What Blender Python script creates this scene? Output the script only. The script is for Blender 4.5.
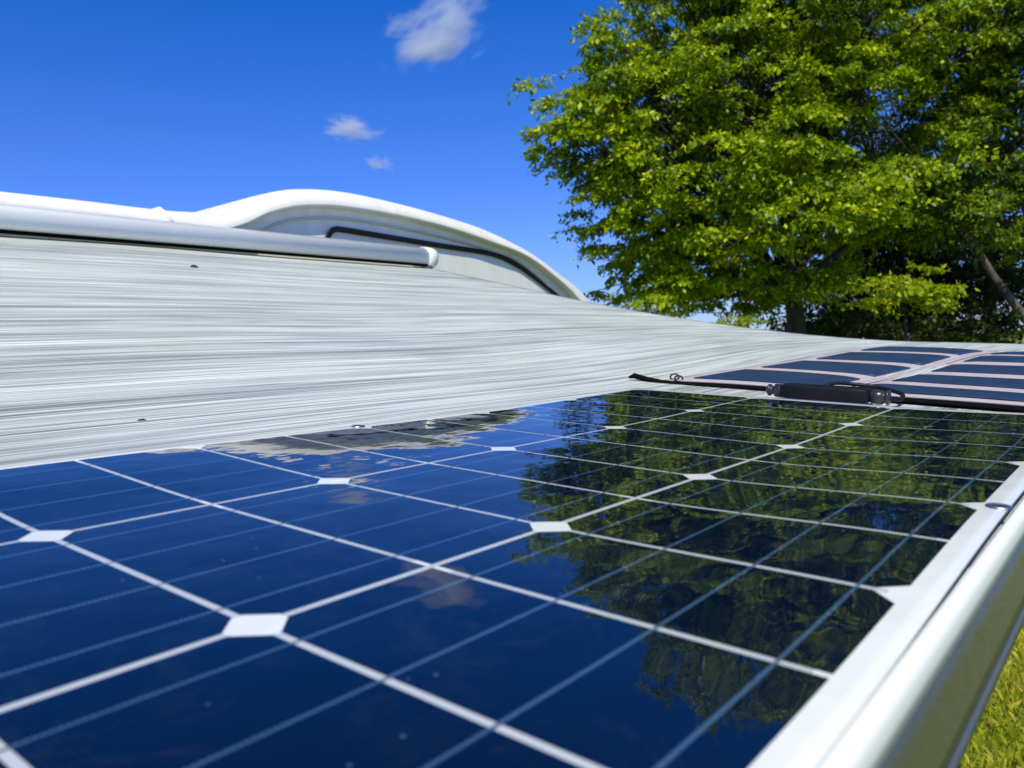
import bpy, math, random
import numpy as np
from mathutils import Vector, Matrix
for o in list(bpy.data.objects): bpy.data.objects.remove(o)
C = bpy.context.scene.collection
RAD = math.radians
# ------------------------------------------------------------------ camera
# the solar panel lies in a plane (u across, v along the awning); that plane slopes by SL
H0 = 2.20; SL = RAD(4.0)
R = np.array([[0.78008832, 0.62558037, 0.01055488],
              [0.06017687, -0.05822667, -0.99648803],
              [-0.62276878, 0.77798384, -0.08306742]])
CP = np.array([0.53600142, -0.14344934, 0.09839892]); FPX = 804.09
RS = np.array([[math.cos(SL), 0, math.sin(SL)], [0, 1, 0], [-math.sin(SL), 0, math.cos(SL)]])
OFF = np.array([0, 0, H0])
def W(u, v, z): return Vector(RS @ np.array([u, v, z]) + OFF)
CW = Vector(RS @ CP + OFF)
RW = R @ RS.T
def ray(x, y): return Vector(RW.T @ np.array([(x-512)/FPX, (y-384)/FPX, 1.0]))
def at(x, y, d): return CW + ray(x, y)*d          # point at forward distance d
def on_x(x, y, X):
    r = ray(x, y); return CW + r*((X-CW.x)/r.x)
cam = bpy.data.cameras.new('camera'); co = bpy.data.objects.new('camera', cam); C.objects.link(co)
cam.sensor_width = 36; cam.lens = FPX/1024*36; cam.clip_start = 0.01; cam.clip_end = 6000
m = Matrix(((RW[0][0], -RW[1][0], -RW[2][0]), (RW[0][1], -RW[1][1], -RW[2][1]), (RW[0][2], -RW[1][2], -RW[2][2]))).to_4x4()
m.translation = CW; co.matrix_world = m
cam.dof.use_dof = True; cam.dof.focus_distance = 0.85; cam.dof.aperture_fstop = 14
sc = bpy.context.scene; sc.camera = co; sc.cycles.volume_bounces = 6
sc.render.resolution_x = 1024; sc.render.resolution_y = 768
sc.view_settings.view_transform = 'Standard'; sc.view_settings.look = 'None'
sc.view_settings.exposure = 0.0; sc.view_settings.gamma = 1
# ------------------------------------------------------------------ sky and sun
SD = Vector((0.58, -0.82, 0)).normalized(); EL = RAD(53)
S = Vector((SD.x*math.cos(EL), SD.y*math.cos(EL), math.sin(EL)))
w = bpy.data.worlds.new('World'); sc.world = w; w.use_nodes = True
wn = w.node_tree.nodes; wl = w.node_tree.links
bg = wn['Background']
sky = wn.new('ShaderNodeTexSky'); sky.sky_type = 'NISHITA'; sky.sun_disc = False
sky.sun_elevation = EL; sky.sun_rotation = math.atan2(SD.x, SD.y)
sky.air_density = 1.0; sky.dust_density = 0.0; sky.ozone_density = 3.5; sky.altitude = 400
hs = wn.new('ShaderNodeHueSaturation'); hs.inputs['Saturation'].default_value = 1.25; hs.inputs['Value'].default_value = 1.0
wl.new(sky.outputs[0], hs.inputs['Color']); tn = wn.new('ShaderNodeMix'); tn.data_type = 'RGBA'; tn.blend_type = 'MULTIPLY'; tn.inputs[0].default_value = 1
tc = wn.new('ShaderNodeTexCoord'); sz = wn.new('ShaderNodeSeparateXYZ'); wl.new(tc.outputs['Generated'], sz.inputs[0])
tr = wn.new('ShaderNodeValToRGB'); wl.new(sz.outputs[2], tr.inputs[0]); te = tr.color_ramp.elements
for q in range(3): te.new(.5)
for e_, (q, c_) in zip(te, ((.0, (.40, .50, .85)), (.13, (.58, .66, 1.25)), (.25, (.50, .68, 1.22)), (.42, (.16, .66, 1.24)), (1., (.2, .66, 1.24)))):
    e_.position = q; e_.color = (*c_, 1)
wl.new(tr.outputs[0], tn.inputs[7]); wl.new(hs.outputs[0], tn.inputs[6]); wl.new(tn.outputs[2], bg.inputs[0])
bg.inputs[1].default_value = 0.13
sl = bpy.data.lights.new('sun', 'SUN'); so = bpy.data.objects.new('sun', sl); C.objects.link(so)
sl.energy = 5.0; sl.angle = RAD(0.53); sl.color = (1, 0.935, 0.70)
so.rotation_euler = S.to_track_quat('Z', 'Y').to_euler(); so.location = (0, 0, 30)

# ------------------------------------------------------------------ helpers
random.seed(7); rng = np.random.default_rng(7)
def sm(a, b, x):
    t = min(1, max(0, (x-a)/(b-a))); return t*t*(3-2*t)
def link(name, verts, faces, mat, parent=None, smooth=True):
    me = bpy.data.meshes.new(name)
    me.from_pydata([tuple(p) for p in verts], [], faces); me.update()
    if smooth: me.polygons.foreach_set('use_smooth', [True]*len(me.polygons))
    if mat: me.materials.append(mat)
    o = bpy.data.objects.new(name, me); C.objects.link(o)
    if parent: o.parent = parent; o.matrix_parent_inverse = parent.matrix_basis.inverted()
    return o
def npmesh(name, V, quads, mat, parent=None, tri=False):
    k = 3 if tri else 4
    me = bpy.data.meshes.new(name); me.vertices.add(len(V)); me.vertices.foreach_set('co', V.astype(np.float32).ravel())
    n = len(quads); me.loops.add(n*k); me.loops.foreach_set('vertex_index', quads.astype(np.int32).ravel())
    me.polygons.add(n); me.polygons.foreach_set('loop_start', np.arange(0, n*k, k, dtype=np.int32))
    me.update(calc_edges=True); me.materials.append(mat)
    o = bpy.data.objects.new(name, me); C.objects.link(o)
    if parent: o.parent = parent; o.matrix_parent_inverse = parent.matrix_basis.inverted()
    return o
def tag(o, label=None, cat=None, group=None, kind=None):
    if label: o['label'] = label
    if cat: o['category'] = cat
    if group: o['group'] = group
    if kind: o['kind'] = kind
    return o
def thing(name, loc, label, cat, group=None):
    o = bpy.data.objects.new(name, None); C.objects.link(o); o.location = loc; o.empty_display_size = .1
    return tag(o, label, cat, group)
def grid(f, nu, nv):
    V = [f(i/nu, j/nv) for j in range(nv+1) for i in range(nu+1)]
    F = [(j*(nu+1)+i, j*(nu+1)+i+1, (j+1)*(nu+1)+i+1, (j+1)*(nu+1)+i) for j in range(nv) for i in range(nu)]
    return V, F
def loft(sections, closed=True, caps=True):
    n = len(sections[0]); V = [p for s in sections for p in s]; F = []
    for i in range(len(sections)-1):
        for k in range(n if closed else n-1):
            a = i*n+k; b = i*n+(k+1) % n
            F.append((a, b, b+n, a+n))
    if caps and closed:
        F.append(tuple(range(n))[::-1]); F.append(tuple((len(sections)-1)*n+k for k in range(n)))
    return V, F
def tube(path, radii, n=8):
    secs = []
    path = [Vector(p) for p in path]
    up = None
    for i, p in enumerate(path):
        d = (path[min(i+1, len(path)-1)]-path[max(i-1, 0)])
        if d.length < 1e-9: d = Vector((0, 0, 1))
        d.normalize()
        if up is None: up = d.orthogonal().normalized()
        up = (up - d*up.dot(d))
        up = up.normalized() if up.length > 1e-6 else d.orthogonal().normalized()
        s = d.cross(up); r = radii[i] if hasattr(radii, '__len__') else radii
        secs.append([p+(up*math.cos(2*math.pi*k/n)+s*math.sin(2*math.pi*k/n))*r for k in range(n)])
    return loft(secs)
def merge(parts):
    V = []; F = []
    for v, f in parts:
        b = len(V); V += list(v); F += [tuple(i+b for i in q) for q in f]
    return V, F
def catmull(P, n=6):
    P = [Vector(p) for p in P]; out = []
    for i in range(len(P)-1):
        p0 = P[max(i-1, 0)]; p1 = P[i]; p2 = P[i+1]; p3 = P[min(i+2, len(P)-1)]
        for k in range(n):
            t = k/n
            out.append(0.5*((2*p1)+(p2-p0)*t+(2*p0-5*p1+4*p2-p3)*t*t+(3*p1-p0-3*p2+p3)*t**3))
    out.append(P[-1]); return out
# materials
class Mat:
    def __init__(s, name, color=(.5, .5, .5), rough=.5, **kw):
        s.m = bpy.data.materials.new(name); s.m.use_nodes = True
        s.n = s.m.node_tree.nodes; s.l = s.m.node_tree.links; s.p = s.n['Principled BSDF']
        s.p.inputs['Base Color'].default_value = (*color, 1); s.p.inputs['Roughness'].default_value = rough
        for k, v in kw.items(): s.p.inputs[k.replace('_', ' ')].default_value = v
    def node(s, t, **kw):
        n = s.n.new(t)
        for k, v in kw.items():
            if k in n.inputs.keys(): n.inputs[k].default_value = v
            else: setattr(n, k, v)
        return n
    def math(s, op, a, b=None, c=None):
        n = s.n.new('ShaderNodeMath'); n.operation = op
        for i, x in enumerate((a, b, c)):
            if x is None: continue
            if hasattr(x, 'type') and hasattr(x, 'node'): s.l.new(x, n.inputs[i])
            else: n.inputs[i].default_value = x
        return n.outputs[0]
    def coords(s, kind='Object', scale=(1, 1, 1)):
        if kind == 'World': src = s.n.new('ShaderNodeNewGeometry').outputs['Position']
        else: src = s.n.new('ShaderNodeTexCoord').outputs[kind]
        mp = s.n.new('ShaderNodeMapping'); mp.inputs['Scale'].default_value = scale; s.l.new(src, mp.inputs[0]); return mp.outputs[0]
    def noise(s, co, scale, detail=3, rough=.55, dist=0):
        n = s.n.new('ShaderNodeTexNoise'); n.inputs['Scale'].default_value = scale; n.inputs['Detail'].default_value = detail
        n.inputs['Roughness'].default_value = rough; n.inputs['Distortion'].default_value = dist
        s.l.new(co, n.inputs['Vector']); return n.outputs[0]
    def ramp(s, fac, stops):
        n = s.n.new('ShaderNodeValToRGB'); e = n.color_ramp.elements
        while len(e) < len(stops): e.new(.5)
        for i, (p, c) in enumerate(stops):
            e[i].position = p; e[i].color = (*c, 1) if len(c) == 3 else c
        s.l.new(fac, n.inputs[0]); return n.outputs[0]
    def mix(s, fac, a, b, mode='MIX'):
        n = s.n.new('ShaderNodeMix'); n.data_type = 'RGBA'; n.blend_type = mode
        for i, x in ((0, fac), (6, a), (7, b)):
            if hasattr(x, 'node'): s.l.new(x, n.inputs[i])
            else: n.inputs[i].default_value = x if i == 0 else ((*x, 1) if len(x) == 3 else x)
        return n.outputs[2]
    def bump(s, h, strength=.3, dist=.01, into='Normal', prev=None):
        n = s.n.new('ShaderNodeBump'); n.inputs['Strength'].default_value = strength; n.inputs['Distance'].default_value = dist
        s.l.new(h, n.inputs['Height'])
        if prev is not None: s.l.new(prev, n.inputs['Normal'])
        if into: s.l.new(n.outputs[0], s.p.inputs[into])
        return n.outputs[0]
    def set(s, name, out): s.l.new(out, s.p.inputs[name])

# ------------------------------------------------------------------ materials
# awning cloth: woven vinyl with wood-grain streaks running along the awning (object coords: x=u, y=v)
def cloth_mat():
    M = Mat('awning_cloth', (.75, .79, .77), .55)
    c1 = M.coords('Object', (20, .30, 1)); n1 = M.noise(c1, 1, 4, .6, .15)
    c2 = M.coords('Object', (84, .8, 1)); n2 = M.noise(c2, 1, 3, .65)
    c3 = M.coords('Object', (215, 1.8, 1)); n3 = M.noise(c3, 1, 2, .6)
    n4 = M.noise(M.coords('Object', (6, .2, 1)), 1, 2)
    a = M.ramp(n1, [(.28, (.54, .57, .565)), (.42, (.63, .67, .66)), (.56, (.70, .75, .73)), (.75, (.78, .825, .80))])
    # sparse darker threads
    th = M.math('ADD', M.math('MULTIPLY', n2, .72), M.math('MULTIPLY', n4, .28))
    b = M.ramp(th, [(.36, (.55, .57, .58)), (.45, (.76, .78, .79)), (.50, (.93, .93, .93)), (.6, (1.02, 1.02, 1.02))])
    d = M.ramp(n3, [(.32, (.52, .54, .55)), (.45, (.84, .85, .85)), (.62, (1.05, 1.05, 1.05))])
    x = M.mix(1, M.mix(1, a, b, 'MULTIPLY'), d, 'MULTIPLY')
    def hair(n, w, dark):
        k = M.math('ABSOLUTE', M.math('SUBTRACT', n, .5)); return M.ramp(M.math('DIVIDE', k, w), [(.25, dark), (1, (1, 1, 1))])
    n5 = M.noise(M.coords('Object', (58, .7, 1)), 1, 2, .5); n6 = M.noise(M.coords('Object', (150, 1.1, 1)), 1, 2, .5)
    x = M.mix(M.ramp(n4, [(.35, (1, 1, 1)), (.6, (.25, .25, .25))]), x, M.mix(1, x, hair(n5, .030, (.36, .38, .40)), 'MULTIPLY'))
    x = M.mix(.8, x, M.mix(1, x, hair(n6, .045, (.46, .48, .50)), 'MULTIPLY'))
    n7 = M.noise(M.coords('Object', (95, .5, 1)), 1, 1, .5); x = M.mix(.9, x, M.mix(1, x, hair(n7, .028, (.40, .42, .44)), 'MULTIPLY'))
    dirt = M.ramp(M.noise(M.coords('Object', (1, 1, 1)), 3.5, 5, .65), [(.45, (1, 1, 1)), (.7, (.93, .93, .88))])
    M.set('Base Color', M.mix(1, M.mix(1, x, dirt, 'MULTIPLY'), (1.10, 1.10, 1.06, 1), 'MULTIPLY'))
    wv = M.node('ShaderNodeTexWave', Scale=260.0); M.l.new(M.coords('Object'), wv.inputs[0])
    wv2 = M.node('ShaderNodeTexWave', Scale=260.0, bands_direction='Y'); M.l.new(M.coords('Object'), wv2.inputs[0])
    h = M.math('ADD', M.math('MULTIPLY', wv.outputs[1], wv2.outputs[1]), M.math('MULTIPLY', n2, .8))
    M.bump(h, .25, .0006)
    return M.m
CLOTH = cloth_mat()
def paint(name, col, rough=.3, dirt=.9, coat=.3):
    M = Mat(name, col, rough, Coat_Weight=coat, Coat_Roughness=.12)
    n = M.noise(M.coords('World'), 2.3, 6, .7); n2 = M.noise(M.coords('World', (14, 14, 2)), 1, 4)
    f = M.ramp(M.math('MULTIPLY', M.math('ADD', n, n2), .5), [(.42, (1, 1, 1)), (.62, (dirt, dirt, dirt*.97))])
    M.set('Base Color', M.mix(1, (*col, 1), f, 'MULTIPLY'))
    M.set('Roughness', M.math('ADD', M.math('MULTIPLY', n, .2), rough-.1))
    return M.m
WHITE = paint('van_white', (.86, .85, .79), .4, coat=.05); WHITE2 = paint('van_side_white', (.85, .845, .79), .45, coat=.05)
CASE = paint('awning_case_paint', (.82, .84, .84), .25, .97)
BLACK = Mat('black_trim', (.006, .006, .007), .5, Specular_IOR_Level=.25).m
RUBBER_SHADE = Mat('rubber_and_slit_shade', (.003, .003, .003), .95, Specular_IOR_Level=.05).m  # wheel rubber, also the black of the strips that stand for shade
SEAL = Mat('cream_sealant', (.62, .57, .48), .6).m
def ripple(M, k=1.0):
    """gentle waviness of the laminated plastic, shared by cells and backing (world space, so it runs on)"""
    n = M.noise(M.coords('World', (1, 1, 1)), 9, 2, .5); n2 = M.noise(M.coords('World', (60, 34, 34)), 1, 2, .5)
    n3 = M.noise(M.coords('World'), 420, 2, .5)
    a = M.bump(n, .35*k, .004, None); b = M.bump(n2, .22*k, .0006, None, a)
    return M.bump(n3, .03*k, .0001, None, b)
def cell_mat():
    M = Mat('solar_cell', (.002, .006, .02), .5, IOR=1.5)
    M.p.inputs['Specular IOR Level'].default_value = 0
    M.p.inputs['Coat Weight'].default_value = 1.0; M.p.inputs['Coat Roughness'].default_value = .012; M.p.inputs['Coat IOR'].default_value = 1.58
    co = M.coords('Object'); sx = M.node('ShaderNodeSeparateXYZ'); M.l.new(co, sx.inputs[0]); x = sx.outputs[0]; y = sx.outputs[1]
    # four busbars along v
    t = M.math('FRACT', M.math('ADD', M.math('MULTIPLY', x, 4/.1565), .0))
    d = M.math('ABSOLUTE', M.math('SUBTRACT', t, .5))
    bus = M.math('LESS_THAN', d, .5*.0015/(.1565/4))
    fi = M.math('FRACT', M.math('MULTIPLY', y, 1/.0019)); fing = M.math('LESS_THAN', fi, .10)
    var = M.noise(M.coords('World'), 3, 2)
    base = M.ramp(var, [(.3, (.0004, .0028, .012)), (.7, (.0008, .0050, .021))])
    c1 = M.mix(fing, base, (.006, .018, .046, 1))
    # solder ribs across the ribbon
    rib = M.math('FRACT', M.math('MULTIPLY', y, 1/.0019)); rr = M.mix(M.math('LESS_THAN', rib, .35), (.050, .105, .19, 1), (.022, .06, .13, 1))
    c2 = M.mix(bus, c1, rr)
    # dust specks
    vo = M.node('ShaderNodeTexVoronoi', Scale=95.0); M.l.new(M.coords('World'), vo.inputs['Vector'])
    sel = M.noise(M.coords('World'), 31, 1)
    sp = M.math('MULTIPLY', M.math('LESS_THAN', vo.outputs['Distance'], .075), M.math('GREATER_THAN', sel, .57))
    oi = M.n.new('ShaderNodeObjectInfo'); c2 = M.mix(1, c2, M.ramp(oi.outputs['Random'], [(0, (.8, .85, .9)), (1, (1.25, 1.15, 1.1))]), 'MULTIPLY')
    du = M.ramp(M.noise(M.coords('World', (1, 1, 1)), 19, 6, .75, 1.2), [(.5, (0, 0, 0)), (.75, (1, 1, 1))])
    c2 = M.mix(M.math('MULTIPLY', du, .022), c2, (.5, .5, .45, 1))
    c3 = M.mix(M.math('MULTIPLY', sp, .5), c2, (.12, .16, .20, 1))
    M.set('Base Color', c3)
    st = M.noise(M.coords('World', (1, 1, 1)), 14, 5, .7, .6)
    M.l.new(M.ramp(st, [(.5, (.003, .003, .003)), (.64, (.02, .02, .02)), (.76, (.07, .07, .07))]), M.p.inputs['Coat Roughness'])
    nm = ripple(M); M.set('Coat Normal', nm)
    return M.m
CELL = cell_mat()
def sheet_mat():
    M = Mat('white_backsheet', (.78, .81, .79), .5)
    M.p.inputs['Coat Weight'].default_value = .8; M.p.inputs['Coat Roughness'].default_value = .06; M.p.inputs['Coat IOR'].default_value = 1.5
    n = M.noise(M.coords('World'), 40, 5, .7)
    M.set('Base Color', M.ramp(n, [(.35, (.80, .83, .81)), (.7, (.72, .755, .73))]))
    base = M.p.inputs['Base Color'].links[0].from_socket
    sx = M.node('ShaderNodeSeparateXYZ'); M.l.new(M.coords('Object'), sx.inputs[0]); x, y = sx.outputs[0], sx.outputs[1]
    def near(c, pitch):
        f = M.math('FRACT', M.math('ADD', M.math('DIVIDE', c, pitch), .5)); return M.math('MULTIPLY', M.math('ABSOLUTE', M.math('SUBTRACT', f, .5)), pitch)
    P = .159
    # ribbons cross the narrow gaps between half cells; gaps are tinted greyer than the open corners, cell shadowing painted in
    inx = M.math('LESS_THAN', near(x, P), .0021); iny = M.math('LESS_THAN', near(y, P/2), .0021)
    awx = M.math('GREATER_THAN', near(x, P), .0105); awy = M.math('GREATER_THAN', near(y, P), .0105)
    ins = M.math('MULTIPLY', M.math('MULTIPLY', M.math('GREATER_THAN', x, -.004), M.math('LESS_THAN', x, 2.965*P)), M.math('LESS_THAN', y, 5.0*P))
    gm = M.math('MULTIPLY', M.math('MULTIPLY', inx, awy), M.math('LESS_THAN', x, 2.5*P)); gl = M.math('MULTIPLY', M.math('MULTIPLY', iny, awx), ins)
    rib = M.math('LESS_THAN', M.math('FRACT', M.math('DIVIDE', x, .0016)), .45)
    c1 = M.mix(M.math('MULTIPLY', gl, M.math('ADD', .45, M.math('MULTIPLY', rib, .3))), base, (.30, .36, .42, 1))
    gmi = M.math('MULTIPLY', gm, M.math('GREATER_THAN', x, P*.5))
    c2 = M.mix(M.math('MULTIPLY', gmi, .65), c1, (.36, .42, .50, 1))
    bb = M.math('FRACT', M.math('DIVIDE', M.math('SUBTRACT', x, P*.5), P*.9843/4)); bd = M.math('ABSOLUTE', M.math('SUBTRACT', bb, .5))
    lx = M.math('FRACT', M.math('DIVIDE', x, P)); q = M.math('FRACT', M.math('ADD', M.math('MULTIPLY', M.math('SUBTRACT', lx, .5), 4/.9843), 0.0))
    mk = M.math('MULTIPLY', M.math('MULTIPLY', M.math('LESS_THAN', M.math('ABSOLUTE', M.math('SUBTRACT', q, .5)), .022), iny), ins)
    M.set('Base Color', M.mix(M.math('MULTIPLY', mk, .8), c2, (.03, .05, .10, 1)))
    nm = ripple(M, .8); M.set('Coat Normal', nm)
    return M.m
SHEET = sheet_mat()
METAL = Mat('eyelet_metal', (.5, .5, .5), .38, Metallic=1.0).m
DARKHOLE = Mat('eyelet_hole', (.02, .02, .02), .6).m

# ------------------------------------------------------------------ ground and grass
def grass_ground():
    M = Mat('lawn', (.1, .16, .02), .9)
    n = M.noise(M.coords('World'), 1.3, 6, .7); n2 = M.noise(M.coords('World'), 22, 4, .7)
    c = M.ramp(n2, [(.3, (.08, .12, .010)), (.5, (.20, .25, .018)), (.7, (.32, .31, .05))])
    c2 = M.ramp(n, [(.35, (.8, .95, .7)), (.65, (1.15, 1.0, .8))])
    M.set('Base Color', M.mix(1, c, c2, 'MULTIPLY')); M.bump(n2, 1, .03)
    return M.m
V, F = grid(lambda a, b: (-300+600*a, -200+800*b, 0.06*math.sin(a*90)*math.sin(b*70)), 60, 60)
V = [(x, y, z - .06) for x, y, z in V]
tag(link('ground', V, F, grass_ground()), kind='structure')
def leaf_mat(name, cols, trans, tcol, rough=.45, spec=.3):
    M = Mat(name, cols[0], rough); M.p.inputs['Specular IOR Level'].default_value = spec
    g = M.n.new('ShaderNodeNewGeometry'); n = M.noise(M.coords('World'), 1.1, 3)
    f = M.math('ADD', M.math('MULTIPLY', g.outputs['Random Per Island'], .35), M.math('MULTIPLY', n, .65))
    c = M.ramp(f, [(.28, cols[0]), (.48, cols[1]), (.68, cols[2])]); M.set('Base Color', c)
    tr = M.n.new('ShaderNodeBsdfTranslucent')
    M.l.new(M.mix(1, c, (*tcol, 1), 'MULTIPLY'), tr.inputs[0])
    mx = M.n.new('ShaderNodeMixShader'); mx.inputs[0].default_value = trans
    M.l.new(M.p.outputs[0], mx.inputs[1]); M.l.new(tr.outputs[0], mx.inputs[2])
    M.l.new(mx.outputs[0], M.n['Material Output'].inputs[0]); return M.m
GRASS = leaf_mat('grass_blade', [(.16, .22, .008), (.36, .40, .015), (.60, .52, .09)], .35, (1.6, 1.6, 1.2))
n = 90000
gc = at(1000, 700, 6.2)
bx = gc.x + rng.uniform(-3.5, 5, n); by = gc.y + rng.uniform(-4, 5, n)
dens = np.sin(bx*3.1+np.sin(by*2.3)*1.5)*np.sin(by*2.7)
hgt = rng.uniform(.025, .065, n)*(1+.35*dens); ang = rng.uniform(0, 2*np.pi, n); wd = rng.uniform(.003, .006, n)
lx = rng.normal(0, .035, n); ly = rng.normal(0, .035, n)
cx, cy = np.cos(ang)*wd, np.sin(ang)*wd
Vb = np.stack([np.stack([bx-cx, by-cy, bx*0-.05], 1), np.stack([bx+cx, by+cy, bx*0-.05], 1),
               np.stack([bx+lx*.5+cx*.7, by+ly*.5+cy*.7, hgt*.6], 1), np.stack([bx+lx, by+ly, hgt], 1)], 1).reshape(-1, 3)
tag(npmesh('grass', Vb, np.arange(n*4).reshape(-1, 4), GRASS), 'short yellow green lawn grass beyond the awning edge', 'grass', kind='stuff')

# ------------------------------------------------------------------ trees
def bark(name, a, b, sc_=6):
    M = Mat(name, a, .9); n = M.noise(M.coords('World', (1, 1, .35)), sc_, 6, .7)
    M.set('Base Color', M.ramp(n, [(.4, a), (.62, b)])); M.bump(n, .8, .05); return M.m
BARK = bark('brown_bark', (.018, .014, .010), (.05, .042, .032)); BIRCH = bark('birch_bark', (.035, .03, .024), (.15, .13, .11), 3)
def wob(a, b, n, k, sag=0):
    a = Vector(a); b = Vector(b); L = (b-a).length; out = []
    ph = [random.uniform(0, 6.28) for _ in range(3)]
    for i in range(n+1):
        t = i/n; p = a.lerp(b, t); s = math.sin(math.pi*t)
        p += Vector((math.sin(t*5+ph[0]), math.sin(t*6+ph[1]), math.sin(t*4+ph[2])*.6))*k*L*s*.5
        p.z += sag*L*s; out.append(p)
    return out
def tree(name, base, fork, lobes, leafmat, barkmat, label, r0=.28, leaf=.12, per=110, cr=.55, cat='tree', density=1.0, group=None, leader=None):
    """lobes: (x, y, rx, ry, depth, clumps) picture-size lobes at their own depth; trunk, limbs, twigs and leaf clumps are all built in 3-D"""
    root = thing(name, Vector((base[0], base[1], 0)), label, cat, group)
    parts = [tube(wob(base, fork, 7, .035), [r0*(1.15-.045*i*1.6) if i else r0*1.5 for i in range(8)], 10)]
    cents = []; dirs = []
    for (x, y, rx, ry, d, nc) in lobes:
        c = at(x, y, d); ax = rx*d/FPX; az = ry*d/FPX; ay = (ax+az)*.5
        limb = wob(fork, c, 7, .07, .04); parts.append(tube(limb, [r0*.42*(1-i/8.5)**1.2 for i in range(8)], 7))
        fx = Vector(RW[0]); fz = Vector((0, 0, 1)); fy = fx.cross(fz).normalized()
        for k in range(int(nc*density)):
            if k % 4 == 0:
                q = Vector(rng.normal(size=3)).normalized(); rad = random.uniform(.2, 1.0)**.5
                g0 = c + (fx*q.x*ax + fy*q.y*ay + fz*q.z*az)*rad
            p = g0 + Vector(rng.normal(size=3))*.42*cr/.55 if k % 4 else g0.copy()
            if k % 4: p.z = g0.z + (p.z-g0.z)*.55
            if p.z < .4: continue
            cents.append(p); o = (p-c); o.z *= .3; dirs.append(o.normalized() if o.length > 1e-4 else Vector((1, 0, 0)))
            if random.random() < .28:
                s0 = limb[random.randint(3, 7)]
                tw = wob(s0, p, 4, .09, .03); rr = .010+.008*(p-s0).length
                parts.append(tube(tw, [rr*(1-.18*i) for i in range(5)], 4))
    V, F = merge(parts); link('trunk', V, F, barkmat, root)
    cen = np.array([tuple(p) for p in cents]); dr = np.array([tuple(p) for p in dirs]); N = len(cen)
    # each clump: a few drooping sprays fanned outwards, leaves set along them
    sp = 6; pl = per//sp
    A = []; B = []
    size = rng.uniform(.6, 1.25, N)*cr
    for s in range(sp):
        a = rng.uniform(0, 2*np.pi, N); dd = np.stack([np.cos(a), np.sin(a), rng.uniform(-.1, .2, N)], 1)+dr*.8
        dd /= np.linalg.norm(dd, axis=1, keepdims=True)
        for k in range(pl):
            t = rng.uniform(.05, 1, N)
            P = cen + dd*(t*size)[:, None] + rng.normal(0, .10, (N, 3))*size[:, None]*np.array([1, 1, .4])*1.2
            P[:, 2] -= .42*size*t*t
            A.append(P)
            ld = dd*.6 + rng.normal(0, .55, (N, 3)); ld[:, 2] -= .55
            B.append(ld/np.linalg.norm(ld, axis=1, keepdims=True))
    P = np.concatenate(A); D = np.concatenate(B); n = len(P)
    up = rng.normal(0, .5, (n, 3)) + np.array([0, 0, 1.0]); sd = np.cross(D, up); sd /= np.linalg.norm(sd, axis=1, keepdims=True)+1e-9
    L = rng.uniform(.65, 1.25, n)*leaf; Wd = L*.27
    nr = np.cross(sd, D)
    v0 = P; v2 = P+D*L[:, None]; v1 = P+D*(L*.45)[:, None]+sd*Wd[:, None]-nr*(L*.08)[:, None]; v3 = P+D*(L*.45)[:, None]-sd*Wd[:, None]-nr*(L*.08)[:, None]
    VV = np.stack([v0, v1, v2, v3], 1).reshape(-1, 3)
    npmesh('crown', VV, np.arange(n*4).reshape(-1, 4), leafmat, root)
    return root
LEAF1 = leaf_mat('bright_leaf', [(.045, .10, .003), (.18, .28, .004), (.44, .52, .008)], .26, (1.7, 1.7, .8))
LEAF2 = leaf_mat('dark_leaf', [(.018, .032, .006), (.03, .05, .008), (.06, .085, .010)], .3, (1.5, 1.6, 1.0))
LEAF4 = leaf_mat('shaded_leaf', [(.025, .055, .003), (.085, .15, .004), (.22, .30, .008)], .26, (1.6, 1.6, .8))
LEAF3 = leaf_mat('yellow_leaf', [(.13, .20, .004), (.26, .34, .006), (.42, .48, .010)], .35, (1.5, 1.5, .8))
def foot(x, y, d):
    p = at(x, y, d); return Vector((p.x, p.y, -.1))
f1 = at(792, 292, 17.6); b1 = foot(812, 334, 17.6)
tree('broadleaf_tree', b1, f1, [
    (598, 150, 46, 38, 17.0, 34), (640, 130, 75, 80, 17.5, 75), (665, 210, 85, 50, 17.2, 48), (632, 245, 45, 36, 18.6, 12),
    (690, 35, 78, 80, 18.0, 80), (760, -40, 95, 80, 18.5, 90), (760, 90, 100, 100, 17.0, 110), (780, 190, 110, 60, 16.2, 80),
    (870, 0, 110, 100, 17.5, 90), (870, 110, 95, 90, 17.6, 62), (900, -90, 130, 90, 18.5, 80), (770, 262, 110, 36, 19.8, 34),
    (690, 258, 70, 26, 19.6, 18), (705, 288, 80, 16, 19.8, 18), (655, 285, 40, 14, 19.0, 8), (900, 205, 70, 45, 18.6, 24), (700, 130, 90, 120, 20.0, 110), (810, 160, 110, 100, 20.2, 110), (790, 40, 110, 90, 20.2, 90), (632, 55, 38, 55, 17.6, 26), (612, 222, 32, 38, 17.3, 18), (640, 275, 45, 22, 18, 12), (665, 278, 60, 18, 17.4, 12), (770, 285, 70, 20, 17.0, 12)],
    LEAF1, BARK, 'large bright green broadleaf tree with a forked dark trunk behind the awning', .27, .135, 126, .55, density=1.3)
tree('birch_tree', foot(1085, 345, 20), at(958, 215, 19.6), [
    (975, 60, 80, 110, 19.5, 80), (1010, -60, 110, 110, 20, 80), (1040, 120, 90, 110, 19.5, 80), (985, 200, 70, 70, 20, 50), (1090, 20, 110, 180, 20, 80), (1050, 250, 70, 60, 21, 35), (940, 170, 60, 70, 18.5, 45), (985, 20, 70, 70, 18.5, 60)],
    LEAF4, BIRCH, 'leaning pale barked tree at the right edge behind the folding solar panel', .12, .13, 120, .52, density=1.4)
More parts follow.
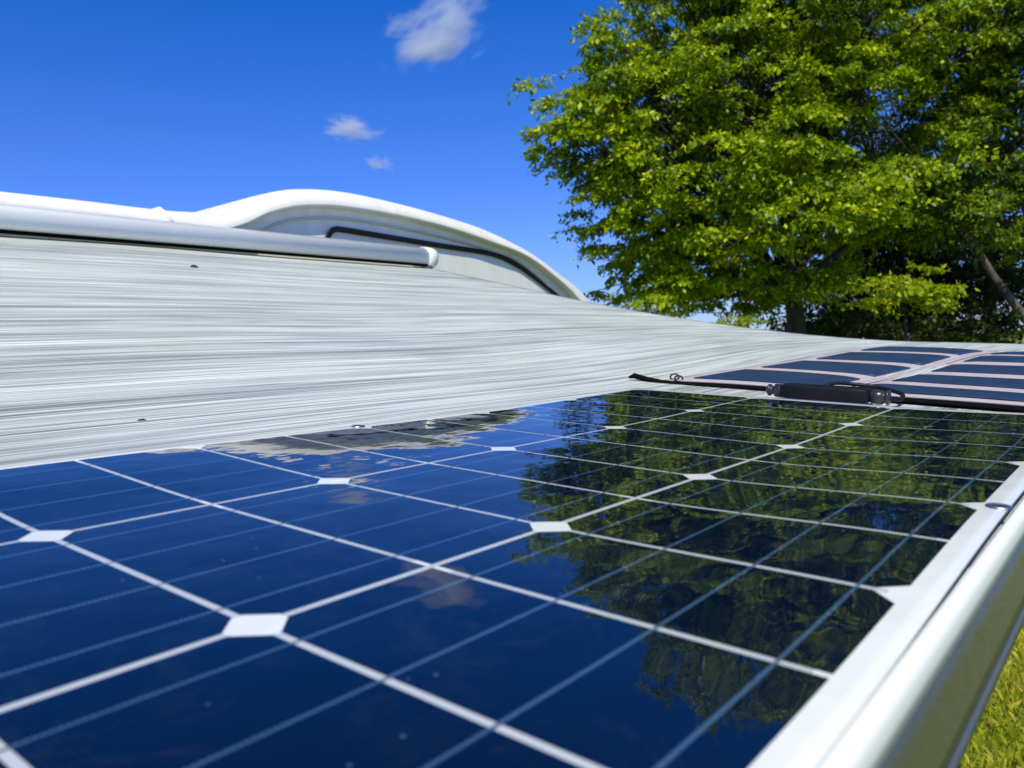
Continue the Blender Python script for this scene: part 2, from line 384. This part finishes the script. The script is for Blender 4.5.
tree('understory_tree', foot(905, 345, 15.5), at(905, 312, 15.5), [(895, 287, 36, 14, 15.2, 22), (945, 300, 30, 10, 15.6, 12)],
     LEAF3, BARK, 'low yellow green young tree just left of the pale leaning trunk', .04, .11, 80, .36)
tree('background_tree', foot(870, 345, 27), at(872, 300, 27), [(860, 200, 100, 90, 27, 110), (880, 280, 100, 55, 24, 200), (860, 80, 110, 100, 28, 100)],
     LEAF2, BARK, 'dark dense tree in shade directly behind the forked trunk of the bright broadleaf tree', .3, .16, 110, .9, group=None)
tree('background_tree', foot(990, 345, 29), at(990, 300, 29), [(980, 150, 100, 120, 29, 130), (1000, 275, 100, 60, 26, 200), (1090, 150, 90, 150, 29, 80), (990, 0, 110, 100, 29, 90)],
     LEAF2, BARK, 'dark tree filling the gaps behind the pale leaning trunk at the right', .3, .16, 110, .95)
tree('shrub', foot(626, 320, 34), at(626, 312, 34), [(628, 303, 26, 14, 34, 22), (655, 312, 26, 12, 35, 14)], LEAF3, BARK,
     'distant small bush just right of the caravan nose above the awning edge', .08, .14, 90, .6, 'shrub')
tree('shrub', foot(748, 335, 40), at(748, 325, 40), [(748, 324, 22, 14, 40, 22), (725, 330, 20, 8, 41, 10)], LEAF3, BARK,
     'distant pale bush below the power line, left of the forked trunk', .08, .16, 90, .6, 'shrub')
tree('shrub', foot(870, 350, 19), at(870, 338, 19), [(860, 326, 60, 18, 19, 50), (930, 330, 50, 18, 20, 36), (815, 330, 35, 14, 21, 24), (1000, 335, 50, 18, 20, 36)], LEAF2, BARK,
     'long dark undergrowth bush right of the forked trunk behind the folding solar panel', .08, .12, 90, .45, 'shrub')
pw = [at(560+28*i, 311+.18*(i-6)**2*.3+i*.3, 46) for i in range(13)]
V, F = tube(pw, .022, 5)
tag(link('power_line', V, F, BLACK), 'thin dark overhead wire crossing the gap under the tree crown', 'power line')

# ------------------------------------------------------------------ clouds (volumes far up in the sky)
def cloud(x, y, d, wpx, hpx, rot, dens, label, seed):
    c = at(x, y, d); sx = wpx*d/FPX; sz = hpx*d/FPX
    V = []; F = []; nu = 28; nv = 16
    fx = Vector(RW[0]); fy = -Vector(RW[1]); fz = Vector(RW[2])
    cr, sr = math.cos(rot), math.sin(rot); ax = fx*cr+fy*sr; ay = fy*cr-fx*sr
    for j in range(nv+1):
        th = math.pi*j/nv
        for i in range(nu):
            ph = 2*math.pi*i/nu
            V.append((math.sin(th)*math.cos(ph), math.cos(th), math.sin(th)*math.sin(ph)))
    for j in range(nv):
        for i in range(nu): F.append((j*nu+i, j*nu+(i+1) % nu, (j+1)*nu+(i+1) % nu, (j+1)*nu+i))
    M = Mat('cloud_vapour_%d' % seed); M.n.remove(M.p)
    co_ = M.n.new('ShaderNodeTexCoord').outputs['Object']
    nz = M.n.new('ShaderNodeTexNoise'); nz.noise_dimensions = '4D'; nz.inputs['W'].default_value = seed*3.7
    nz.inputs['Scale'].default_value = 2.0; nz.inputs['Detail'].default_value = 7; nz.inputs['Roughness'].default_value = .62; nz.inputs['Distortion'].default_value = .5
    M.l.new(co_, nz.inputs['Vector'])
    ln = M.n.new('ShaderNodeVectorMath'); ln.operation = 'LENGTH'; M.l.new(co_, ln.inputs[0])
    a = M.math('SUBTRACT', nz.outputs[0], M.math('MULTIPLY', M.math('POWER', ln.outputs['Value'], 1.6), .34))
    dn = M.math('MULTIPLY', M.math('MAXIMUM', M.math('SUBTRACT', a, .36), 0.0), dens/sx*12)
    pv = M.n.new('ShaderNodeVolumePrincipled'); pv.inputs['Color'].default_value = (.90, .95, 1, 1); pv.inputs['Anisotropy'].default_value = .0
    M.l.new(dn, pv.inputs['Density']); M.l.new(pv.outputs[0], M.n['Material Output'].inputs['Volume'])
    M.m.cycles.volume_step_rate = 1.0 if hasattr(M.m.cycles, 'volume_step_rate') else 1
    o = link('cloud', V, F, M.m); o.matrix_world = Matrix(((ax.x*sx, ay.x*sz, fz.x*sx*.8, c.x), (ax.y*sx, ay.y*sz, fz.y*sx*.8, c.y), (ax.z*sx, ay.z*sz, fz.z*sx*.8, c.z), (0, 0, 0, 1)))
    tag(o, label, 'cloud')
cloud(437, 34, 900, 86, 42, .5, 1.5, 'largest white cloud near the top of the blue sky', 1)
cloud(352, 130, 900, 40, 17, -.1, 1.1, 'small wispy cloud above the caravan roof, middle of the three', 2)
cloud(378, 164, 900, 22, 11, -.1, .8, 'tiniest faint cloud just above the highest hump of the caravan roof', 3)

# ------------------------------------------------------------------ caravan
UC = -2.30                                   # where the awning case runs
r_ = RW.T
def v_at(x, y, u):                           # plane coordinates of a picture point at a given u
    d = R.T @ np.array([(x-512)/FPX, (y-384)/FPX, 1.0]); t = (u-CP[0])/d[0]; return CP+d*t
VEND = float(v_at(433, 262, UC)[1])
WX = W(-2.47, 0, .4).x
van = thing('caravan', (WX-1.1, 1.0, 0), 'white caravan with a humped rounded nose and black trim line behind the awning', 'caravan')
outer = [(-260, 160), (-60, 183), (0, 190), (80, 199), (150, 207.5), (185, 210.5), (213, 210), (240, 203), (265, 193.5), (300, 188), (345, 191), (400, 203), (450, 217), (490, 231), (530, 252), (560, 274), (588, 298)]
inner = [(-260, 186), (-60, 204), (0, 210), (80, 218), (150, 226), (185, 231), (213, 234), (240, 227), (266, 215), (298, 208.5), (340, 209.5), (400, 219), (448, 231), (484, 243), (519, 256), (545, 274), (570, 297)]
O = [on_x(x, y, WX) for x, y in outer]; I = [on_x(x, y, WX) for x, y in inner]
yl, zl = O[-1].y, O[-1].z
ext = [(.26, -.26), (.42, -.60), (.50, -1.0), (.50, -1.5), (.42, -1.95), (.30, -2.15)]
O += [Vector((WX, yl+a, zl+b)) for a, b in ext]; I += [Vector((WX, yl+a-.09, zl+b-(.02 if k < 5 else -.05))) for k, (a, b) in enumerate(ext)]
Oc = catmull(O, 8); Ic = catmull(I, 8)
secs = []
for o_, i_ in zip(Oc, Ic):
    w_ = (i_-o_)
    prof = [(0, -2.2), (-.02, -.10), (0, -.035), (.05, -.008), (.13, .006), (.22, .012), (.55, .030), (.86, .042), (.93, .040), (.97, .028), (.99, -.002), (1.02, -.022)]
    secs.append([o_+w_*t+Vector((dx, 0, 0)) for t, dx in prof])
V, F = loft(secs, closed=False); link('roof_moulding', V, F, WHITE, van)
# side wall inside the moulding, with the soft inner step of the hump
mid = [p for p in Ic]
secs = []
for p in mid:
    secs.append([Vector((WX-.022, p.y, p.z)), Vector((WX-.022, p.y-.001, p.z-.03 if p.z > 1 else p.z))])
y0, y1 = Oc[0].y, max(p.y for p in Oc)
prof = [(p.y, p.z) for p in Ic]
poly = [Vector((WX-.012, y, z)) for y, z in prof] + [Vector((WX-.012, prof[0][0], .35))]
back = [Vector((WX-2.2, p.y, p.z)) for p in poly]
nP = len(poly); F = [tuple(range(nP))[::-1], tuple(range(nP, 2*nP))] + [(i, (i+1) % nP, (i+1) % nP+nP, i+nP) for i in range(nP)]
link('side_wall', poly+back, F, WHITE2, van, smooth=False)
def trim(pts, wd, dp, mat, name, x0=.0, taper=False):
    P = catmull([on_x(x, y, WX+x0) for x, y in pts], 5); secs = []
    for i, p in enumerate(P):
        d = (P[min(i+1, len(P)-1)]-P[max(i-1, 0)]).normalized(); nrm = Vector((0, -d.z, d.y))
        k = 1 if not taper else max(.12, min(1, min(i, len(P)-1-i)/5))
        h = wd*.5*k
        secs.append([p-nrm*h-Vector((dp, 0, 0)), p-nrm*h, p-nrm*h*.7+Vector((dp*.6, 0, 0)), p+nrm*h*.7+Vector((dp*.6, 0, 0)), p+nrm*h, p+nrm*h-Vector((dp, 0, 0))])
    V, F = loft(secs); return link(name, V, F, mat, van)
trim([(327, 243), (329, 235), (335, 229.5), (348, 230.5), (400, 239), (450, 247), (490, 253.5), (512, 262), (532, 275), (552, 291), (566, 304)], .027, .004, BLACK, 'trim_strip')
trim([(466, 280), (490, 284), (522, 289)], .02, .012, BLACK, 'trim_strip', taper=True)
# a raised belt following the inside of the hump (the pale inner edge)
trim([(256, 236), (272, 226), (300, 219), (345, 219), (400, 228), (450, 239), (486, 249), (514, 259), (540, 279), (560, 299)], .012, .010, SEAL, 'sealant_bead', x0=-.004)
# moulding joint
j0, j1 = on_x(164, 210, WX+.03), on_x(176, 226, WX+.044)
V, F = tube([j0+Vector((-.09, 0, .010)), j0+Vector((-.03, 0, .008)), j0+Vector((-.01, 0, -.004)), (j0+j1)/2+Vector((-.008, 0, 0)), j1+Vector((-.004, 0, 0))], .009, 8); link('joint_strip', V, F, WHITE, van)
# a plain wheel and skirt line keep it a caravan from the side
for yy in (yl-3.0, yl-3.9):
    wv = []; 
    path = [Vector((WX-.30, yy, .33)), Vector((WX-.07, yy, .33))]
    V, F = tube(path, .32, 28); wh = link('wheel', V, F, RUBBER_SHADE, van)
    V, F = tube([Vector((WX-.10, yy, .33)), Vector((WX-.055, yy, .33))], .2, 20); link('rim', V, F, METAL, wh)

# ------------------------------------------------------------------ awning
VS = -2.6
def zf(u, v):
    s = max(0, -u-.05); base = .2017*s*s/(s+.785)
    b = .036*sm(-1.5, .1, u)*sm(.82, 1.9, v)
    wr = .0018*math.sin(v*4.1+u*1.7)*sm(-.1, -.6, u)+.0008*math.sin(v*7+u*3.1)*sm(-.1, -.5, u)
    return base+b+wr-.0035
aw = thing('awning', W(0, 0, 0), 'pale grey streaked awning cloth stretched from the white roller case down to its front bar', 'awning')
URAIL = .4825
def fab(a, b):
    u = -2.33 + (URAIL+.004+2.33)*a; v = VS+(VEND-VS)*b; return (u, v, zf(u, v))
V, F = grid(fab, 90, 90)
fo = link('cloth', V, F, CLOTH)
LM = Matrix(((RS[0][0], RS[0][1], RS[0][2], 0), (RS[1][0], RS[1][1], RS[1][2], 0), (RS[2][0], RS[2][1], RS[2][2], H0), (0, 0, 0, 1)))
def inplane(o, parent, loc=(0, 0, 0)):
    o.parent = parent; o.matrix_parent_inverse = Matrix.Identity(4)
    o.matrix_basis = (Matrix.Translation(parent.location).inverted()) @ LM @ Matrix.Translation(loc)
    return o
inplane(fo, aw)
md = fo.modifiers.new('thickness', 'SOLIDIFY'); md.thickness = .0012; md.offset = -1
# front bar: rounded top, tall polished face, thin lower lip
def extr(prof, v0, v1, n=2):
    return loft([[Vector((u, v0+(v1-v0)*i/n, z)) for u, z in prof] for i in range(n+1)])
def railmat():
    M = Mat('white_bar_paint', (.82, .85, .83), .5); return M.m
RAILM = railmat()
def metal_face():
    M = Mat('anodised_face', (.30, .31, .25), .48, Metallic=1.0)
    n = M.noise(M.coords('Object', (30, 34, 90)), 1, 4, .6, .8); M.bump(n, .5, .004); return M.m
FACE = metal_face()
top = [(.4885, -.012)]
for k in range(9):
    a = math.pi - math.pi*k/8*.95
    top.append((.4995+.0095*math.cos(a), .0015+.0105*max(0, math.sin(a))-(0 if math.sin(a) > 0 else .002)))
top += [(.5085, -.006), (.4885, -.02)]
V, F = extr([(.4836, -.010), (.4836, .0005), (.4840, .0022), (.4849, .0034), (.4864, .0036), (.4880, .0031), (.4893, .0019), (.4901, -.0001), (.4904, -.003), (.4905, -.0075)], VS, VEND)
inplane(link('front_bar', V, F, RAILM), aw)
V, F = extr([(.4845, -.0076), (.4904, -.0076), (.4906, -.020), (.4914, -.031), (.4928, -.041), (.4845, -.041)], VS, VEND)
inplane(link('bar_face', V, F, FACE), aw)
V, F = extr([(.4824, -.008), (.4837, -.008), (.4837, .0008), (.4828, .0004), (.4824, -.0002)], .22, VEND); inplane(link('edge_slit_shade', V, F, RUBBER_SHADE), aw)  # black strip added in the slit beside the panel as its shade
LIP = Mat('blue_grey_lip', (.10, .12, .14), .5, Metallic=.3).m
V, F = extr([(.4845, -.0413), (.4936, -.0413), (.4940, -.044), (.4936, -.0475), (.4845, -.0475)], VS, VEND)
inplane(link('bar_lip', V, F, LIP), aw)
# case
def capprof(cu, cz, a, b, n=20, e=2.6):
    out = []
    for k in range(n):
        t = 2*math.pi*k/n; c, s_ = math.cos(t), math.sin(t)
        out.append((cu+a*math.copysign(abs(c)**(2/e), c), cz+b*math.copysign(abs(s_)**(2/e), s_)))
    return out
zc = .342+.047
V, F = extr(capprof(UC-.03, zc, .062, .0455), VS, VEND-.05, 2); inplane(link('roller_case', V, F, CASE), aw)
V, F = extr([(UC+.0, .341), (UC+.018, .341), (UC+.022, .345), (UC+.018, .352), (UC+.0, .352)], VS, VEND-.03, 2); inplane(link('case_slot_shade', V, F, RUBBER_SHADE), aw)  # black strip below the case, modelled in place of the slot shadow
ends = []
for dv, k in ((-.055, 1.06), (-.02, 1.07), (.0, 1.04), (.014, .9), (.02, .7)):
    ends.append([Vector((u, VEND+dv, z)) for u, z in capprof(UC-.03, zc-.004, .062*k, .050*k)])
V, F = loft(ends); inplane(link('end_cap', V, F, CASE), aw)

# ------------------------------------------------------------------ flexible solar panel
P_ = .159; CW_ = .1565; CH = .1568/2-.0003
def pz(u, v):
    u /= P_; v /= P_
    return .004*(1-sm(-.1, 1.0, u))*(1-sm(.2, 3.0, v)) + .004*sm(3, 5.1, v) + .0055*sm(2.0, 3.0, u)*sm(.2, 2.0, v)*(1-.4*sm(3, 5, v))
U0, U1, V0, V1 = -.065*P_, .4825, -4.1*P_, 5.13*P_
pan = thing('solar_panel', W(0, 0, 0), 'large flexible dark blue solar panel with white edges lying on the awning cloth', 'solar panel')
def sheet(a, b):
    u = U0+(U1-U0)*a; v = V0+(V1-V0)*b; return (u, v, pz(u, v))
Vt, Ft = grid(sheet, 90, 160)
so_ = link('backing_sheet', Vt, Ft, SHEET); inplane(so_, pan)
md = so_.modifiers.new('thickness', 'SOLIDIFY'); md.thickness = .0022; md.offset = -1
ch = .0095
def cellmesh(u0, u1, v0, v1, chl, cu, cv):
    """half cell; chl = True: the chamfered end is at v0, False: at v1"""
    n = 12; rows = []
    ys = [v0+(v1-v0)*k/6 for k in range(7)]
    if chl: ys = [v0, v0+ch*.5, v0+ch]+[v0+ch+(v1-v0-ch)*k/5 for k in range(1, 6)]
    else: ys = [v0+(v1-v0-ch)*k/5 for k in range(0, 6)]+[v1-ch*.5, v1]
    V = []
    for y in ys:
        d = (y-v0) if chl else (v1-y); ins = max(0, ch-d)
        for k in range(n+1):
            x = u0+ins+(u1-u0-2*ins)*k/n; V.append((x-cu, y-cv, pz(x, y)+.00015))
    F = [(j*(n+1)+i, j*(n+1)+i+1, (j+1)*(n+1)+i+1, (j+1)*(n+1)+i) for j in range(len(ys)-1) for i in range(n)]
    return V, F
g = .0017
for col in range(3):
    for row in range(-8, 10):
        v0 = row*P_/2+g*.9; v1 = (row+1)*P_/2-g*.9; u0 = col*P_+g; u1 = (col+1)*P_-g
        if col == 2: u1 = 2.965*P_
        if col == 0: u0 = -.01*P_+g
        cu = (col+.5)*P_; cv = row*P_/2
        V, F = cellmesh(u0, u1, v0, v1, row % 2 == 0, cu, cv)
        o = link('solar_cell', V, F, CELL); inplane(o, pan, (cu, cv, 0))
# last half row ends at v=5
def eyelet(u, v):
    z = pz(u, v)+.0004; secs = []
    for r, h in ((.0062, 0), (.0060, .0005), (.0050, .0008), (.0038, .0007), (.0032, .0001)):
        secs.append([Vector((u+r*math.cos(2*math.pi*k/24), v+r*math.sin(2*math.pi*k/24), z+h)) for k in range(24)])
    V, F = loft(secs, caps=False); e = link('eyelet', V, F, METAL); inplane(e, pan)
    V = [Vector((u+.0034*math.cos(2*math.pi*k/20), v+.0034*math.sin(2*math.pi*k/20), z+.0003)) for k in range(20)]
    h = link('hole', V, [tuple(range(20))], DARKHOLE); h.parent = e
eyelet(3.012*P_, 2.02*P_); eyelet(-.035*P_, 2.0*P_)

# ------------------------------------------------------------------ folding panel
FT = Mat('pink_grey_canvas', (.50, .40, .42), .8); nz = FT.noise(FT.coords('World'), 900, 2); FT.bump(nz, .4, .0006)
nn = FT.noise(FT.coords('World'), 25, 4); FT.set('Base Color', FT.ramp(nn, [(.35, (.46, .41, .425)), (.7, (.40, .355, .37))])); FT = FT.m
FC = Mat('folding_panel_cell', (.012, .035, .10), .45, Coat_Weight=.25, Coat_Roughness=.3)
nn = FC.noise(FC.coords('World', (30, 30, 30)), 1, 3); FC.set('Base Color', FC.ramp(nn, [(.3, (.010, .028, .080)), (.7, (.018, .045, .115))])); FC = FC.m
FB = Mat('black_canvas', (.006, .005, .005), .95, Specular_IOR_Level=.05).m
fold = thing('folding_solar_panel', W(.1, 1.3, 0), 'folding solar panel of pinkish canvas with blue cell strips lying beyond the large panel', 'solar panel')
O0 = np.array([-.062, .985]); yaw = RAD(-5.5)
ex_, ey_ = np.array([math.cos(yaw), math.sin(yaw)]), np.array([-math.sin(yaw), math.cos(yaw)])
HX = .245
def fz(a, b):                                 # fold panel surface: lies on the cloth, gently waved, raised crease at the hinge
    b = b-.02*sm(HX-.03, HX+.10, a)*max(0, 1-b/LB); p = O0+ex_*a+ey_*b; z = max(zf(p[0], p[1]), pz(p[0], p[1])*0)
    hinge = .006*math.exp(-((a-HX)/.03)**2)-.0
    seg = .007*math.sin(math.pi*min(1, max(0, a/HX))) if a < HX else .008*math.sin(math.pi*min(1, (a-HX)/.40))
    wav = .003*math.sin(b*9+a*5)
    return p, z+.0035+seg*.25+wav*.6-hinge*.6
def fp(a, b, dz=0):
    p, z = fz(a, b); return (p[0], p[1], z+dz)
LB = .93
def body(x, y): return fp(-.0+x*.76, y*LB, 0)
V, F = grid(body, 70, 60); o = link('canvas', V, F, FT); inplane(o, fold)
md = o.modifiers.new('thickness', 'SOLIDIFY'); md.thickness = .003; md.offset = -1
def patch(a0, a1, b0, b1, dz, mat, name, n1=16, n2=6):
    V, F = grid(lambda s, t: fp(a0+(a1-a0)*s, b0+(b1-b0)*t, dz), n1, n2); o = link(name, V, F, mat); inplane(o, fold)
    md = o.modifiers.new('thickness', 'SOLIDIFY'); md.thickness = .001; md.offset = 0; return o
NS = 4
for k in range(4):
    b0 = .035+k*.225; patch(.03, HX-.02, b0, b0+.166, .0015, FC, 'cell_strip')
for k in range(5):
    b0 = .03+k*.18; patch(HX+.025, HX+.25, b0, b0+.114, .0015, FC, 'cell_strip')
for k in range(5):
    b0 = .03+k*.18; patch(HX+.28, HX+.50, b0, b0+.114, .0015, FC, 'cell_strip')
patch(HX-.006, HX+.006, .005, LB-.01, .0016, FT, 'hinge_seam', 3, 40)
# black lower edge under the front
V, F = loft([[Vector(fp(-.03+.79*i/40, -.012, -.003)), Vector(fp(-.03+.79*i/40, -.014, -.0072 if i > 0 else -.0055)), Vector(fp(-.03+.79*i/40, .03, -.0072 if i > 0 else -.0055)), Vector(fp(-.03+.79*i/40, .03, -.0055))] for i in range(41)])
o = link('edge_binding', V, F, FB); inplane(o, fold)
def ring(a, b, r, t, h):
    c = Vector(fp(a, b, h)); P = [c+Vector((math.cos(k/14*2*math.pi)*r, .25*math.cos(k/14*2*math.pi)*r, math.sin(k/14*2*math.pi)*r*.75)) for k in range(15)]
    V, F = tube(P, t, 6); o = link('loop', V, F, BLACK); inplane(o, fold)
ring(.016, .004, .0065, .0013, .004); ring(.026, .0, .006, .0013, .002)
# folded black tab at the far left tip
V, F = tube([Vector(fp(-.06, -.01, .001)), Vector(fp(-.05, -.01, .004)), Vector(fp(-.03, -.01, .000)), Vector(fp(.0, -.01, -.004)), Vector(fp(.05, -.01, -.006))], [.002, .0045, .0045, .0045, .003], 8)
o = link('tab', V, F, FB); inplane(o, fold)

# ------------------------------------------------------------------ black adapter
bxm = Mat('adapter_plastic', (.006, .007, .010), .6, Specular_IOR_Level=.2); nn = bxm.noise(bxm.coords('World'), 1500, 2); bxm.bump(nn, .3, .0004); bxm = bxm.m
GREYP = Mat('connector_grey', (.022, .023, .026), .35, Coat_Weight=.15).m
cu, cv = .221, .872
ad = thing('power_adapter', W(cu, cv, 0), 'small black rectangular adapter with round plugs at both ends beside the folding panel', 'adapter')
def roundbox(hx, hy, hz, r, n=4):
    prof = []
    for (sy, sz, a0) in ((1, 1, 0), (-1, 1, 90), (-1, -1, 180), (1, -1, 270)):
        for k in range(n+1):
            a = RAD(a0+90*k/n); prof.append((sy*(hy-r)+r*math.cos(a), sz*(hz-r)+r*math.sin(a)))
    return prof
yb = RAD(0)
def AP(x, y, z):
    return Vector((cu+x*math.cos(yb)-y*math.sin(yb), cv+x*math.sin(yb)+y*math.cos(yb), z+.0105+zf(cu+x, cv)+.002))
pr = roundbox(0, .020, .0082, .0025)
secs = [[AP(x, y*k, z*k) for y, z in pr] for x, k in ((-.0520, .9), (-.0505, 1), (-.0180, 1), (.0280, 1), (.0505, 1), (.0520, .9))]
V, F = loft(secs); inplane(link('housing', V, F, bxm), ad)
def plug(x0, s, rs):
    V, F = tube([AP(x0+s*d, 0, -.001) for d, r in rs], [r for d, r in rs], 16); return V, F
V, F = plug(.0515, 1, [(0, .006), (.002, .0085), (.014, .0085), (.015, .0065), (.018, .0065), (.0185, .009), (.021, .009), (.022, .004)]); inplane(link('plug', V, F, GREYP), ad)
V, F = plug(-.0515, -1, [(0, .006), (.002, .0085), (.012, .0085), (.013, .0055), (.018, .0055), (.0185, .0075), (.021, .0075), (.024, .003)]); inplane(link('plug', V, F, GREYP), ad)
P = catmull([AP(-.01, .018, .005), AP(.0, .03, .010), AP(.02, .045, .009), AP(.05, .05, .006), AP(.078, .035, .001), AP(.080, .015, -.004), AP(.071, .002, -.003)], 5)
V, F = tube(P, .0026, 8); inplane(link('cable', V, F, BLACK), ad)

# ------------------------------------------------------------------ small debris on the cloth
def oncloth(x, y):
    d = R.T @ np.array([(x-512)/FPX, (y-384)/FPX, 1.0]); t = .3
    while t < 6:
        p = CP+d*t
        if p[2] < zf(p[0], p[1]): break
        t += .002
    return p
DEB = Mat('dry_debris', (.05, .03, .015), .8).m; DEB2 = Mat('dark_fly', (.01, .01, .012), .4).m
p = oncloth(194, 268)
V, F = tube([W(p[0], p[1]-.012, p[2]+.003), W(p[0], p[1]-.006, p[2]+.006), W(p[0], p[1]+.004, p[2]+.006), W(p[0]+.002, p[1]+.014, p[2]+.002)], [.001, .004, .004, .001], 8)
tag(link('seed', V, F, DEB2), 'tiny dark seed on the awning cloth just below the roller case', 'seed')
p = oncloth(142, 421)
V, F = tube([W(p[0]-.002, p[1]-.0035, p[2]+.0005), W(p[0], p[1]-.0015, p[2]+.0014), W(p[0], p[1]+.0015, p[2]+.0012), W(p[0]+.001, p[1]+.0035, p[2]+.0005)], [.0003, .0008, .0008, .0003], 6)
tag(link('seed', V, F, DEB), 'tiny brown dry scrap on the awning cloth near the large solar panel', 'seed')
